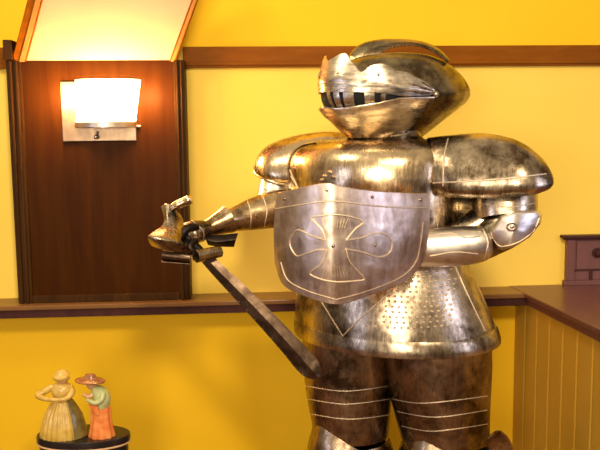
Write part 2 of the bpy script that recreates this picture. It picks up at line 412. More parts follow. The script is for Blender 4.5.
# ------------------------------------------------------------------ wall sconce
def sconce():
    off = PD - .018
    s0, zb = wsz(63.5, 141.5, off); s1, zt = wsz(135, 81.5, off)
    root = empty('wall_sconce', wp((s0 + s1) / 2, zb, off), 'lit wall sconce with frosted glass shade on the brown wooden pilaster', 'wall lamp')
    m = MB(); wbox(m, s0, s1, off, off + .012, zb, zt)
    m.build('backplate', M_PLATE, root, smooth=False, bevel=.002)
    g, nt, b = newmat('glowing_frosted_glass')
    b.inputs['Base Color'].default_value = (.95, .9, .8, 1); b.inputs['Roughness'].default_value = .4
    b.inputs['Emission Color'].default_value = (1, .62, .28, 1); b.inputs['Emission Strength'].default_value = 26
    cs0 = wsz(105, 100, off + .06)[0]
    z1 = wsz(105, 79, off + .09)[1]; z2 = wsz(105, 123, off + .09)[1]
    wt = (wsz(138.5, 80, off + .05)[0] - wsz(75, 80, off + .05)[0]) / 2; wb = wt * .91
    ct = (wsz(138.5, 80, off + .05)[0] + wsz(75, 80, off + .05)[0]) / 2; cb = (wsz(134, 120, off + .05)[0] + wsz(75, 120, off + .05)[0]) / 2
    P = []
    for i in range(9):
        f = i / 8; c = cb + (ct - cb) * f; hw = wb + (wt - wb) * f
        P.append([wp(c - hw * math.cos(math.pi * k / 24), z2 + (z1 - z2) * f, off + .022 + (.066 + .012 * f) * math.sin(math.pi * k / 24)) for k in range(25)])
    m = MB().grid(P, th=.004); m.build('glass_shade', g, root)
    # curved holder rail under the shade
    pts = []
    for k in range(25):
        a = math.pi * k / 24; pts.append(wp(cb - (wb + .008) * math.cos(a), z2 - .004, off + .014 + .086 * math.sin(a)))
    m = MB()
    rows = [[p + Vector((0, 0, dz)) for p in pts] for dz in (-.009, .009)]
    m.grid(rows, th=.003)
    light_stop = [wp(cb - (wb + .006) * math.cos(math.pi * k / 24), z2 - .012, off + .012 + .086 * math.sin(math.pi * k / 24)) for k in range(25)]  # added disc closing the shade's bottom, keeps light off the lower backplate
    m.grid([[wp(cb - (wb + .006) * math.cos(math.pi * k / 24), z2 - .012, off + .012) for k in range(25)], light_stop], th=.003)
    rr = [wp(cb + dx, z2 - .012, off + .01) for dx in (-wb - .012, wb + .02)]
    m.tube([rr[0], rr[1]], .005, 8)
    m.build('shade_holder', M_NICKEL, root)
    m = MB(); kb = wp(wsz(96, 135, off + .03)[0], wsz(96, 137, off + .03)[1], off)
    m.tube([kb + WN * .01, kb + WN * .035], .004, 10); m.ball(kb + WN * .037, .008)
    m.tube([kb + WN * .03, kb + WN * .03 + Vector((.004, 0, .022))], .003, 8)
    m.build('switch', M_NICKEL, root)
    bm, nt, b = newmat('bulb_glow'); b.inputs['Emission Color'].default_value = (1, .8, .5, 1); b.inputs['Emission Strength'].default_value = 30
    bc = wp(cb, (z1 + z2) / 2, off + .042)
    MB().ball(bc, .018, .018, .03).tube([bc - Vector((0, 0, .045)), bc - Vector((0, 0, .025))], .012, 10).build('bulb', bm, root)
    l = bpy.data.lights.new('sconce_bulb_light', 'POINT'); l.energy = 1.0; l.color = (1, .66, .34); l.shadow_soft_size = .02
    o = bpy.data.objects.new('sconce_bulb_light', l); COL.objects.link(o); o.location = bc + Vector((0, 0, .04))
    l = bpy.data.lights.new('sconce_glow_fill', 'POINT'); l.energy = 7.5; l.color = (1, .52, .17); l.shadow_soft_size = .04  # added point lights flanking the shade, boosting its glow on the wood
    for sd in (-1, 1):
        o = bpy.data.objects.new('sconce_glow_fill', l); COL.objects.link(o); o.location = bc + WN * .045 + WD * (sd * (wt + .035)) + Vector((0, 0, .02))
sconce()

# ------------------------------------------------------------------ suit of armour
YB = 2.47; YAW = R_(32)
RP = at(396, 350, YB)
armor = empty('suit_of_armor', (RP.x, RP.y, 0), 'full-size standing suit of armour in tarnished brassy plate beside the ledge', 'suit of armor')

def lines(mb, bvh, polys, r=.0016, off=.0012):
    f0 = len(mb.f)
    for pl in polys:
        d = drape(bvh, cat(pl, 6) if len(pl) > 2 else [tuple(pl[0][i] + (pl[1][i] - pl[0][i]) * k / 12 for i in (0, 1)) for k in range(13)], off)
        if len(d) > 1: mb.tube(d, r, 6)
    mb.m2.append((f0, len(mb.f)))
def edge_tube(mb, row, r, closed=True): mb.tube(row, r, 8, closed=closed)

# breastplate
def loft(mb, spec, Y=YB, ratio=.8, yaw=YAW, n=72, th=.004, sub=5, **k):
    q = cat(spec, sub)
    P = [ring(p[0], p[1], p[2], p[3] if len(p) > 3 else Y, ratio, yaw, n, **k) for p in q]
    mb.grid(list(reversed(P)), cv=True, th=th) ; return P
m = MB()
P = loft(m, [(345, 412, 140), (318, 428, 141.5), (300, 440, 147), (290, 449, 157), (287, 452, 172), (289, 452, 190), (294, 454, 215), (304, 456, 240), (309, 458, 256)], ratio=.72, ridge=.04)
bv = m.bvh()
m.build('breastplate', M_GOLD, armor)
m2 = MB(); lines(m2, bv, [[(291, 176), (296, 184), (301, 192)], [(290, 170), (299, 190)]], r=.002)
if m2.v: m2.build('leather_strap', M_LINE, armor)
m2 = MB(); m2.tube(drape(bv, cat([(290.5, 178), (289.5, 165), (293, 154), (302, 146.5), (316, 143.5)], 6), .001), .0028, 6); m2.build('seam', M_DARK, armor)
m2 = MB()
for px, py in ((325, 176), (330, 172), (322, 180), (334, 177)):
    d = drape(bv, [(px, py)], .001)
    if d: m2.ball(d[0], .006, n=8, m=6)
m2.build('buckle', M_GOLD, armor)
# gorget
m = MB(); P = loft(m, [(352, 418, 131, 2.46), (349, 419, 137, 2.46), (340, 424, 141, 2.46), (330, 430, 143, 2.46)], ratio=.85, th=.004)
edge_tube(m, P[0], .003); m.build('gorget', M_STEEL, armor)

# skirt
m = MB()
SK = [(306, 459, 249), (303, 464, 262), (299, 471, 276), (296, 479, 294), (294.5, 486, 310), (294, 490, 321)]
loft(m, SK, ratio=.8)
bv = m.bvh()
lines(m, bv, [[(319, 297), (331, 317), (343, 336)], [(343, 336), (364, 315), (386, 296)], [(453, 262), (469, 298), (485, 331)]], r=.002)
f0 = len(m.f)
for i in range(15):
    for j in range(13):
        f = j / 12; x = 372 - 18 * f + i * (6.0 + .75 * f) ; x += (j % 2) * 1.5; y = 266 + 62 * f + 4 * math.sin(i / 15 * 3.1) - 4
        if (x - 386) < -(y - 296) * .5 - 0 and y < 338 and x < 386 - (y - 296) * 1.0 + 8: continue
        if x > 449 + (y - 262) * .46 or y > 334: continue
        d = drape(bv, [(x, y)], 0.0005)
        if d: m.ball(d[0], .0046, .0046, .0036, n=8, m=5)
m.m2.append((f0, len(m.f)))  # studs take the pale metal, their highlights put into the colour
m.build('skirt_plate', M_STEEL, armor)
m = MB()
P = loft(m, [(293.5, 491, 320), (293, 493, 323), (292.5, 495, 329), (293, 495.5, 333.5)], ratio=.8, sub=3)
edge_tube(m, P[0], .0028); edge_tube(m, P[-1], .0026); m.build('skirt_hem', M_STEEL, armor)

# pauldrons: domes laid along the shoulder
def dome(stations, mat, name, a0=-30, a1=205, sub=6, label=None, bead=True, n=26):
    """stations: (px, top, bottom, Y, depth_m)"""
    q = cat(stations, sub); P = []
    for px, tp, bt, Y, dp in q:
        c = at(px, bt, Y); top = at(px, tp, Y); hz = max(.004, (top - c).length)
        dirx = Vector((0, -1, 0))
        P.append([c + dirx * (dp * math.cos(R_(a))) + Vector((0, 0, hz * (math.sin(R_(a)) if a > 0 else math.sin(R_(a)) * .35))) for a in [a0 + (a1 - a0) * k / n for k in range(n + 1)]])
    m = MB(); m.grid([list(r) for r in P], th=-.004)
    m.tube([r[0] + Vector((0, -.001, 0)) for r in P], .0035, 8)
    m.tube(P[-1], .003, 8)
    return m, P
m, P = dome([(428, 139, 184, 2.36, .10), (445, 137, 185, 2.35, .125), (480, 134.5, 185, 2.33, .14), (506, 138.5, 184, 2.30, .135), (520, 144, 184, 2.29, .128), (531, 152, 183, 2.285, .115), (539, 160, 182, 2.28, .10), (543, 167, 181, 2.275, .085)], None, '')
bv = m.bvh()
lines(m, bv, [[(448, 139), (444, 158), (443, 186)], [(433, 183), (470, 181), (510, 178), (546, 174)]], r=.0022)
m.build('pauldron', M_STEEL, armor)
m, P = dome([(350, 133, 182, 2.60, .10), (325, 131.5, 180, 2.61, .12), (300, 134.5, 177, 2.62, .125), (280, 140, 175, 2.63, .12), (266, 147, 173, 2.635, .10), (257, 157, 171, 2.64, .06), (254.5, 166, 169, 2.64, .03)], None, '')
m.build('pauldron', M_GOLD, armor)

# left arm (picture right)
m = MB().grid(limb([(504, 178, 2.31, 32, 28), (504, 196, 2.30, 31.5, 28), (505, 208, 2.29, 31, 28), (506, 219, 2.28, 29, 27)], 4, 32), cv=True, th=.004)
b = m.bvh(); lines(m, b, [[(480, 203), (508, 207), (536, 203)]], r=.0016)
m.build('upper_arm_plate', M_STEEL, armor)
m = MB().grid(limb([(512, 214, 2.28, 22), (505, 226, 2.27, 22), (488, 240, 2.25, 17), (478, 246, 2.24, 15)], 6, 28), cv=True, th=.003)
m.build('elbow_joint', M_STEEL, armor)
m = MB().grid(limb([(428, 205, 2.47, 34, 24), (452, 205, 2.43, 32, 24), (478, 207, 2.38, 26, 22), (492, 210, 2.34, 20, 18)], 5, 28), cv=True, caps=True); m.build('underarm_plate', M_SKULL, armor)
m = MB().grid(limb([(500, 214, 2.31, 19), (482, 224, 2.30, 18), (462, 233, 2.29, 15), (440, 240, 2.30, 11)], 5, 28), cv=True, caps=True); m.build('elbow_guard', M_STEEL, armor)
# couter: faceted shell wrapped round the elbow
def dense(pts, n=4):
    return [(pts[i][0] + (pts[(i + 1) % len(pts)][0] - pts[i][0]) * k / n, pts[i][1] + (pts[(i + 1) % len(pts)][1] - pts[i][1]) * k / n) for i in range(len(pts)) for k in range(n)]
outer = [(489, 233), (500, 216), (513, 211), (538, 209.5), (542.5, 214), (541, 223), (530, 237), (518, 245), (503, 250.5), (497, 249)]
cx, cy = 514, 229
m = MB(); rings_ = []
for f, dy in ((.02, 0), (.35, .001), (.80, .004), (.90, .008), (1.0, .05)):
    rings_.append([at(cx + (x - cx) * f, cy + (y - cy) * f, 2.145 + dy + .0010 * max(0, abs(cx + (x - cx) * f - 516) - 4)) for x, y in dense(outer)])
m.grid(rings_, cv=True, th=-.003)
b = m.bvh(); lines(m, b, [[(492, 234), (500, 246), (518, 242), (533, 231), (539, 218)]], r=.0015)
cp = m.build('elbow_plate', M_BRIGHT, armor, flat_angle=25)
c = drape(b, [(512, 227)], .002)[0]
m = MB(); ringp = [c + Vector((.0135 * math.cos(k * math.pi / 10), 0, .010 * math.sin(k * math.pi / 10))) for k in range(20)]
m.tube(ringp, .0025, 6, closed=True); m.ball(c, .006, .004, .005); m.build('rivet', M_STEEL, cp)
m = MB(); FA = limb([(490, 243, 2.24, 8, 8), (487, 243.5, 2.238, 15, 14), (480, 244, 2.235, 18.5, 17), (460, 246, 2.235, 20, 18), (430, 248, 2.235, 19.5, 17), (400, 248, 2.23, 17, 15), (370, 247, 2.215, 15, 14)], 5, 32)
m.grid(FA, cv=True, caps=True); b = m.bvh()
lines(m, b, [[(483, 229), (488, 243), (484, 259)], [(428, 236), (450, 233), (466, 238), (480, 236)], [(430, 256), (455, 252), (478, 254)]], r=.0016)
m.build('forearm_plate', M_BRIGHT, armor)
# gauntlet of that arm gripping the back of the shield
m = MB(); m.grid(limb([(372, 247, 2.21, 16), (352, 246, 2.20, 17, 13), (336, 246, 2.195, 13, 9)], 4, 20), cv=True, caps=True)
for k in range(4):
    y = 236 + k * 6.5
    m.grid(limb([(342, y, 2.195, 3.6), (322, y + .5, 2.185, 3.4), (312 + k, y + 1, 2.20, 3.2), (318, y + 1, 2.22, 2.6)], 4, 10), cv=True, caps=True)
m.grid(limb([(352, 236, 2.20, 4.5), (342, 228, 2.19, 4), (331, 226, 2.19, 3.2)], 4, 10), cv=True, caps=True)
m.build('gauntlet', M_STEEL, armor)

# right arm (picture left), reaching out with the sword
m = MB().grid(limb([(281, 166, 2.61, 17), (277, 180, 2.60, 16), (275, 192, 2.585, 16), (273, 203, 2.565, 16)], 4, 28), cv=True, th=.004)
b = m.bvh(); lines(m, b, [[(263, 189), (275, 192), (290, 189)]], r=.0016)
m.build('upper_arm_plate', M_BRIGHT, armor)
m = MB(); m.grid(limb([(297, 204, 2.56, 8), (291, 206, 2.55, 15), (280, 208, 2.53, 18.5), (268, 210.5, 2.51, 18), (250, 215, 2.48, 15.5), (236, 219, 2.45, 12.5), (222, 223, 2.42, 11)], 5, 32), cv=True, caps=True)
b = m.bvh(); lines(m, b, [[(247, 199), (251, 214), (250, 229)], [(262, 195), (267, 210), (264, 227)]], r=.0015)
m.build('forearm_plate', M_GARM, armor)
# flared gauntlet cuff + hand + fingers
m = MB()
P = []
for px, py, Y, r1, r2 in cat([(203, 231, 2.37, 9, 9), (211, 227, 2.385, 10, 10), (221, 222.5, 2.40, 13, 12), (230, 218, 2.415, 15.5, 14)], 4):
    pass
m.grid(limb([(203, 231, 2.37, 8.5, 9), (211, 227, 2.385, 9.5, 10), (220, 223, 2.40, 12, 12), (228, 219.5, 2.415, 14.5, 14)], 4, 28), cv=True, th=-.003)
b = m.bvh(); lines(m, b, [[(206, 223), (209, 232), (208, 240)]], r=.0015)
gt = m.build('gauntlet', M_GARM, armor)
gt['label'] = 'sword-hand gauntlet with flared golden cuff'
m = MB(); m.grid(limb([(209, 229, 2.375, 8.5), (200, 231, 2.36, 11, 10), (191, 233, 2.345, 12, 10), (184, 235, 2.335, 10, 8), (180, 236, 2.33, 5, 4)], 5, 24), cv=True, caps=True)
b = m.bvh(); lines(m, b, [[(187, 223), (196, 232), (195, 243)], [(192, 221), (203, 231), (203, 241)]], r=.0014)
m.build('hand_plate', M_STEEL, gt)
for k in range(4):
    m = MB(); x0 = 180 + k * 4.2; 
    m.grid(limb([(x0 + 3, 238 + k * .6, 2.33, 4), (x0 - 3, 245, 2.305, 3.8), (x0 - 1, 251, 2.30, 3.5), (x0 + 5, 252, 2.32, 3.2), (x0 + 8, 248.5, 2.335, 2.6)], 4, 10), cv=True, caps=True)
    m.build('finger', M_DARK, gt)
m = MB(); m.grid(limb([(196, 228, 2.33, 4.6), (190, 227, 2.31, 4.4), (184, 232, 2.295, 4), (181, 238, 2.29, 3.2)], 4, 10), cv=True, caps=True); m.build('thumb', M_DARK, gt)
# dark flap hanging under the cuff
m = MB(); m.grid(patch([[(204, 233, 2.36), (214, 235, 2.355), (238, 233, 2.37)], [(206, 240, 2.34), (216, 242, 2.335), (236, 240, 2.35)], [(208, 245, 2.36), (216, 246.5, 2.36), (234, 247, 2.375)]]), th=.004)
m.build('wrist_flap', M_DARK, gt)

# helmet
HY = R_(58); HYC = 2.46
HS = [(388, 416, 53.5), (370, 432, 55.5), (352, 444, 60), (339, 456, 67), (327, 466, 76), (323, 473, 86), (321.5, 475, 94), (322, 472, 101), (326, 463, 109), (333, 449, 119), (341, 436, 129), (349, 424, 137.5)]
def hrow(py, grow=0.0, n=96):
    q = cat(HS, 8); best = min(range(len(q) - 1), key=lambda i: abs(q[i][2] - py) + abs(q[i + 1][2] - py))
    a, b_ = q[best], q[best + 1]; f = 0 if b_[2] == a[2] else max(-0.2, min(1.2, (py - a[2]) / (b_[2] - a[2])))
    return a[0] + (b_[0] - a[0]) * f, a[1] + (b_[1] - a[1]) * f
def hpt(t, py, grow=0.0):
    l, r = hrow(py); c = at((l + r) / 2, py, HYC); h = (r - l) / 2 * scl(HYC)
    ra = .66
    # long axis along the facing direction
    b_ = h / math.sqrt(math.sin(HY) ** 2 + (ra * math.cos(HY)) ** 2); a = b_ * ra
    fr = Vector((-math.sin(HY), -math.cos(HY), 0)); lt = Vector((math.cos(HY), -math.sin(HY), 0))
    cc, ss = math.cos(R_(t)), math.sin(R_(t))
    k = 1.86; rr = (abs(cc) ** k + abs(ss) ** k) ** (-1 / k)
    q = c + fr * ((b_) * rr * cc) + lt * (a * rr * ss)
    return c + (q - c) * (1 + grow / max(.05, h))
m = MB()
PYS = [s[2] for s in cat(HS, 5)]
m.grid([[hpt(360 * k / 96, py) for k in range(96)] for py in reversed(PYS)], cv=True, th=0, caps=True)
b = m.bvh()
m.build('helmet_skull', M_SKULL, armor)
# face opening: a black sheet stands in for the shade inside
def proj(p):
    d = p - CAM; w_ = d.dot(FW); return 300 + d.dot(RT) / w_ * F_PX, 225 - d.dot(UP) / w_ * F_PX
_tc = {}
def t_of(px, py=95, grow=.01):
    lo, hi = -12.0, 140.0
    # the silhouette on the left is the smallest x; search on the near side
    ts = [lo + (hi - lo) * k / 304 for k in range(305)]
    if (py, grow) not in _tc: _tc[(py, grow)] = [proj(hpt(t, py, grow))[0] for t in ts]
    xs = _tc[(py, grow)]
    k0 = min(range(305), key=lambda k: xs[k])
    return ts[min(range(k0, 305), key=lambda k: abs(xs[k] - px))]
T0 = t_of(300)
def table(pts, py=95):
    near = sorted((t_of(x, py), y) for x, y in pts)
    far = sorted((2 * 0 - (t - T0) + min(0, T0), y) for t, y in near if t > T0 + 1)   # the far half mirrors the near one
    return near
def interp(tb, t):
    if t <= tb[0][0]: return tb[0][1]
    for (a, ya), (b, yb) in zip(tb, tb[1:]):
        if a <= t <= b: return ya + (yb - ya) * (t - a) / max(1e-6, b - a)
    return tb[-1][1]
lo_t = table([(319, 94), (330, 94.3), (342, 94.8), (358, 95.3), (374, 96), (388, 97.3), (400, 99.2), (412, 99.5), (434, 98)])
hi_t = table([(317, 102), (325, 106.5), (332, 108), (340, 108.7), (352, 108), (362, 106.8), (382, 104.5), (400, 101), (412, 100.5), (434, 100)])
sc_t = table(cat([(319, 67), (326, 64), (337, 58.5), (343, 60), (353, 70), (361, 76.5), (369, 71.5), (379, 69), (389, 71.5), (399, 76), (410, 78), (422, 85), (434, 93)], 5))
MID = 0.0
def mir(t): return abs(t) if abs(t) > T0 else (t if t > 0 else -t)
SL0 = lambda t: interp(lo_t, mir(t)) - 1.2
SL1 = lambda t: interp(hi_t, mir(t)) + 1.2 * max(0, 1 - abs(t) / 70)
def scal(t): return interp(sc_t, mir(t))
TE = t_of(434)
def vpt(t, py, grow):
    """visor surface: rises nearly straight from the slot at the front, hugs the skull at the cheeks"""
    a = hpt(t, py, grow); b = hpt(t, 94, grow)
    k = max(0, min(1, (abs(t) - 35) / 50)); k = k * k * (3 - 2 * k)
    wgt = .82 * (1 - k) + .25 * k
    if py > 94: wgt = 0
    return Vector((a.x + (b.x - a.x) * wgt, a.y + (b.y - a.y) * wgt, a.z))
m = MB(); m.grid([[hpt(-TE + 2 * TE * k / 60, py, .0035) for k in range(61)] for py in (110, 106, 102, 98, 94, 91)], th=.001)
m.build('visor_slot_shade', M_BLACK, armor)  # shade behind the slot, painted as a black sheet over the skull
P = []
TS = [-TE + 2 * TE * k / 160 for k in range(161)]
for j in range(15):
    f = j / 14
    P.append([vpt(t, SL0(t) + (scal(t) - SL0(t)) * f, .010 + .003 * math.exp(-((f - .35) / .12) ** 2)) for t in TS])
m = MB(); m.grid(P, th=.003)
m.tube(P[0], .002, 6); m.tube(P[-1], .0024, 6)
m.tube([vpt(t, 85 + .07 * abs(t), .0135) for t in TS[4:-4:3]], .0026, 6)
m.tube([vpt(t, 89.5 + .05 * abs(t), .0125) for t in TS[4:-4:3]], .0016, 6)
vis = m.build('visor', M_HELM, armor)
for px, py in ((338, 76), (379, 79)):
    for sg in (1, -1): MB().ball(vpt(sg * t_of(px), py, .013), .0055, n=10, m=6).build('rivet', M_HELM, vis)
for x0, x1, lean in ((326, 329, -3), (332.5, 338, -2), (342.5, 353, -1), (364, 374, -1), (381, 386, 0)):
    m = MB(); a, b = t_of(x0), t_of(x1)
    m.grid([[vpt(a + (b - a) * i / 4 + lean * f * -1.5, SL0(a) - 1.5 + (SL1(a) + 1.5 - SL0(a)) * f, .0075 + .004 * f) for i in range(5)] for f in (1, .66, .33, 0)], th=.002)
    m.build('visor_bar', M_HELM, vis)
P = []
for j in range(13):
    f = j / 12
    P.append([hpt(t, SL1(t) + (136.5 - SL1(t)) * f, .020 * (1 - f) ** 1.5 + .005 + .003 * math.exp(-((f - .22) / .08) ** 2)) for t in TS])
m = MB(); m.grid(list(reversed(P)), th=.003)
m.tube(P[0], .0024, 6)
for dy in (8, 12): m.tube([hpt(t, SL1(t) + dy, .0185 - dy * .0004) for t in TS[4:-4:3]], .0016, 6)
jaw = m.build('jaw_plate', M_HELM, armor)
for px, py in ((345, 121), (372, 122)):
    for sg in (1, -1): MB().ball(hpt(sg * t_of(px, 118), py, .010), .0055, n=10, m=6).build('rivet', M_HELM, jaw)
# pivot ribs at the cheek
for sg in (1, -1):
    m = MB(); tp = t_of(436)
    for (xa, ya), (xb, yb) in (((436, 95), (400, 84)), ((436, 97), (398, 92)), ((436, 99), (402, 103)), ((434, 101), (404, 112)), ((434, 93), (412, 79))):
        ta, tb = t_of(xa), t_of(xb)
        m.tube([hpt(sg * (ta + (tb - ta) * k / 8), ya + (yb - ya) * k / 8, .011) for k in range(9)], [.0015 + .0045 * math.sin(math.pi * k / 8) for k in range(9)], 8)
    m.ball(hpt(sg * tp, 97, .009), .010, n=12, m=8)
    m.build('hinge', M_HELM, armor)
# crest: an arched comb band, hollow below
crest_top = cat([(347, 62), (352, 52), (361, 45), (376, 40.8), (396, 39.6), (415, 41), (430, 45), (441, 51.5), (449, 60.5)], 6)
crest_bot = cat([(360, 73), (366, 65), (373, 58), (382, 51), (396, 46.3), (414, 45.2), (428, 48.8), (439, 55), (448, 62.5)], 6)
m = MB()
P = []
for (x0, y0), (x1, y1) in zip(crest_top, crest_bot):
    Yt = 2.45
    P.append([at(x1, y1, Yt - .030), at(x1 * .55 + x0 * .45, y1 * .55 + y0 * .45, Yt - .034), at(x0 * .9 + x1 * .1, y0 * .9 + y1 * .1, Yt - .018), at(x0, y0, Yt), at(x0 * .9 + x1 * .1, y0 * .9 + y1 * .1, Yt + .018), at(x0 * .5 + x1 * .5, (y0 + y1) / 2, Yt + .034)])
m.grid(P, th=-.003)
m.tube([r[0] for r in P], .0026, 6)
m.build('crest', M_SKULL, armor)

# legs
def leg(rings_, x, Y, side):
    q = cat(rings_, 5)
    m = MB(); P = [ring(p[0], p[1], p[2], Y, .95, YAW * .6, 40) for p in q]
    m.grid(list(reversed(P)), cv=True, th=.004); b = m.bvh()
    return m, b
m, b = leg([(301, 391, 322), (303, 391, 360), (306, 391, 392), (311, 390, 420), (313, 389, 432)], 0, 2.50, -1)
lines(m, b, [[(306, 386), (345, 391), (388, 386)], [(308, 399), (346, 404), (389, 399)], [(311, 414), (349, 419), (388, 415)]], r=.0015)
m.build('thigh_plate', M_LEG, armor)
m, b = leg([(380, 489, 322), (383, 491, 360), (389, 490, 392), (396, 489, 420), (400, 489, 436)], 0, 2.44, 1)
lines(m, b, [[(393, 399), (425, 403), (487, 396)], [(398, 411.5), (436, 417), (487, 410)], [(402, 426), (434, 431), (487, 424)]], r=.0015)
m.build('thigh_plate', M_LEG, armor)
def lower(l, r, py, Y, pk, peaky, wing):
    c = at((l + r) / 2, py + 12, Y); rad = (r - l) / 2 * scl(Y)
    m = MB(); P = []
    # poleyn: front arched up to a point
    for j in range(9):
        f = j / 8; row = []
        for k in range(33):
            t = -100 + 200 * k / 32
            up = .075 * max(0, 1 - abs(t - pk) / 62)
            z = c.z + .01 + up - (f * (.16 + up))
            row.append(Vector((c.x, c.y, 0)) + ringw((0, 0, z), rad * 1.03 + .018 * math.sin(math.pi * f), rad * 1.0 + .03 * math.sin(math.pi * f), YAW * .6, 1, t, t + 1)[0])
        P.append(row)
    m.grid(list(reversed(P)), th=.004); m.tube(P[0], .0035, 8); m.tube(P[-1], .003, 8); m.tube(P[2], .002, 6)
    kp = m.build('knee_plate', M_LEG, armor)
    # greave
    m = MB(); P = []
    for z, a, o in cat([(c.z - .0, rad * .93, 0), (c.z - .10, rad * .84, .01), (c.z - .2, rad * .86, .025), (c.z - .32, rad * .66, .01), (.10, rad * .55, 0), (.06, rad * .58, 0)], 5):
        P.append(ringw((c.x, c.y + o, z), a, a, YAW * .6, 40))
    m.grid(list(reversed(P)), cv=True, th=.004); m.build('shin_plate', M_LEG, armor)
    # sabaton
    m = MB(); P = []; fr = Vector((-math.sin(YAW * .6), -math.cos(YAW * .6), 0)); lt = Vector((fr.y * -1, fr.x, 0))
    for d, w_, h in cat([(-.08, .03, .06), (-.06, .05, .085), (0, .058, .10), (.08, .06, .075), (.16, .052, .05), (.23, .025, .03), (.25, .008, .015)], 5):
        P.append([Vector((c.x, c.y, 0)) + fr * d + lt * (w_ * math.cos(a)) + Vector((0, 0, max(0, h * math.sin(a)) if math.sin(a) > 0 else .0)) for a in [2 * math.pi * k / 20 for k in range(20)]])
    m.grid(P, cv=True, caps=True); m.build('foot_plate', M_LEG, armor)
    return kp, c, rad
lower(313, 389, 428, 2.50, -34, 0, False)
kp, c, rad = lower(401, 489, 439, 2.44, -20, 0, True)
# fan wing on the outer side of the knee
m = MB()
hub = at(478, 462, 2.40)
rows = []
edge = [(474, 447), (480, 444), (490, 436), (498, 431), (507, 437), (513, 450), (514, 466), (508, 482), (494, 490), (480, 486)]
for f in (.05, .5, .9, 1.0):
    rows.append([hub + (at(x, y, 2.36 + .0011 * (x - 474)) - hub) * f + Vector((0, .02 * (1 - f), 0)) for x, y in cat(edge, 4)])
m.grid(rows, th=.004); m.tube(rows[-1], .003, 6)
m.build('wing', M_GOLD, kp)

# ------------------------------------------------------------------ shield
def shield():
    top = cat([(278, 193.5), (290, 191), (308, 187), (327, 184), (345, 188), (371, 191.5), (400, 193.5), (428, 194.5)], 8)
    bot = cat([(276, 262), (284, 284), (306, 295.5), (336, 303.5), (365, 296), (402, 281.5), (419, 266), (425, 250)], 8)
    def X(u): return 0
    def Yd(px): return 2.03 + (.10 * ((px - 333) / 94) ** 2 if px > 333 else .085 * ((333 - px) / 58) ** 2) + .0004 * abs(px - 333)
    nU, nV = len(top), 22; P = []
    for j in range(nV + 1):
        f = j / nV; row = []
        for (x0, y0), (x1, y1) in zip(top, bot):
            x = x0 + (x1 - x0) * f + (-3.5 if x0 < 333 else 3) * math.sin(math.pi * f) * min(1, abs(x0 - 333) / 50) * .6
            y = y0 + (y1 - y0) * f
            row.append(at(x, y, Yd(x) - .012 * math.sin(math.pi * f)))
        P.append(row)
    c = P[nV][nU // 2]
    root = empty('shield', c, 'rosy metal heater shield embossed with a flared cross, held before the chest', 'shield')
    m = MB(); m.grid(P, th=-.004); b = m.bvh()
    # which way faces the camera does not matter for the rim
    rim = P[0] + [r[-1] for r in P[1:]] + list(reversed(P[-1]))[1:] + [r[0] for r in reversed(P[:-1])][:-1]
    m.tube(rim, .0028, 6, closed=True)
    lines(m, b, [[(276, 209), (300, 205), (333, 201), (371, 205.5), (400, 207.5), (426.5, 208)]], r=.002)
    lines(m, b, [[(281, 262), (288, 280), (308, 291), (336, 299.5)], [(336, 299.5), (364, 292), (399, 278), (415, 263), (420, 245), (423, 222)]], r=.0012)
    m.build('shield_plate', M_SHIELD, root)
    m = MB()
    arms = [
        [(326, 240), (322, 230), (314, 221), (311, 218), (319, 216), (335, 214.5), (352, 217), (363, 222), (355, 229), (346, 240)],
        [(346, 240), (360, 238), (375, 233), (385, 234), (391, 240), (392, 247), (388, 254), (378, 257), (362, 252), (346, 249)],
        [(346, 249), (350, 262), (362, 276), (363, 280), (350, 281.5), (335, 282), (320, 279), (310, 273), (321, 264), (327, 250)],
        [(327, 250), (318, 250), (305, 254), (297, 256), (291, 248), (290, 240), (294, 233), (299, 230), (312, 236), (326, 240)]]
    for a_ in arms: m.tube(drape(b, cat(a_, 5), .001), .0024, 6)
    # hatching strokes inside the arms
    for k in range(9):
        x = 322 + k * 3.2; lines(m, b, [[(x, 219), (x + (334 - x) * .25, 228)]], r=.0007)
        lines(m, b, [[(x, 277), (x + (334 - x) * .3, 266)]], r=.0007)
    m.build('cross_emblem', M_LINE, root)
    for px, py in ((333, 246), (327, 190), (375, 245), (372, 197), (285, 199), (420, 200)):
        d = drape(b, [(px, py)], .001)
        if d: MB().ball(d[0], .0048, .003, .0048, n=10, m=6).build('rivet', M_STEEL, root)
shield()

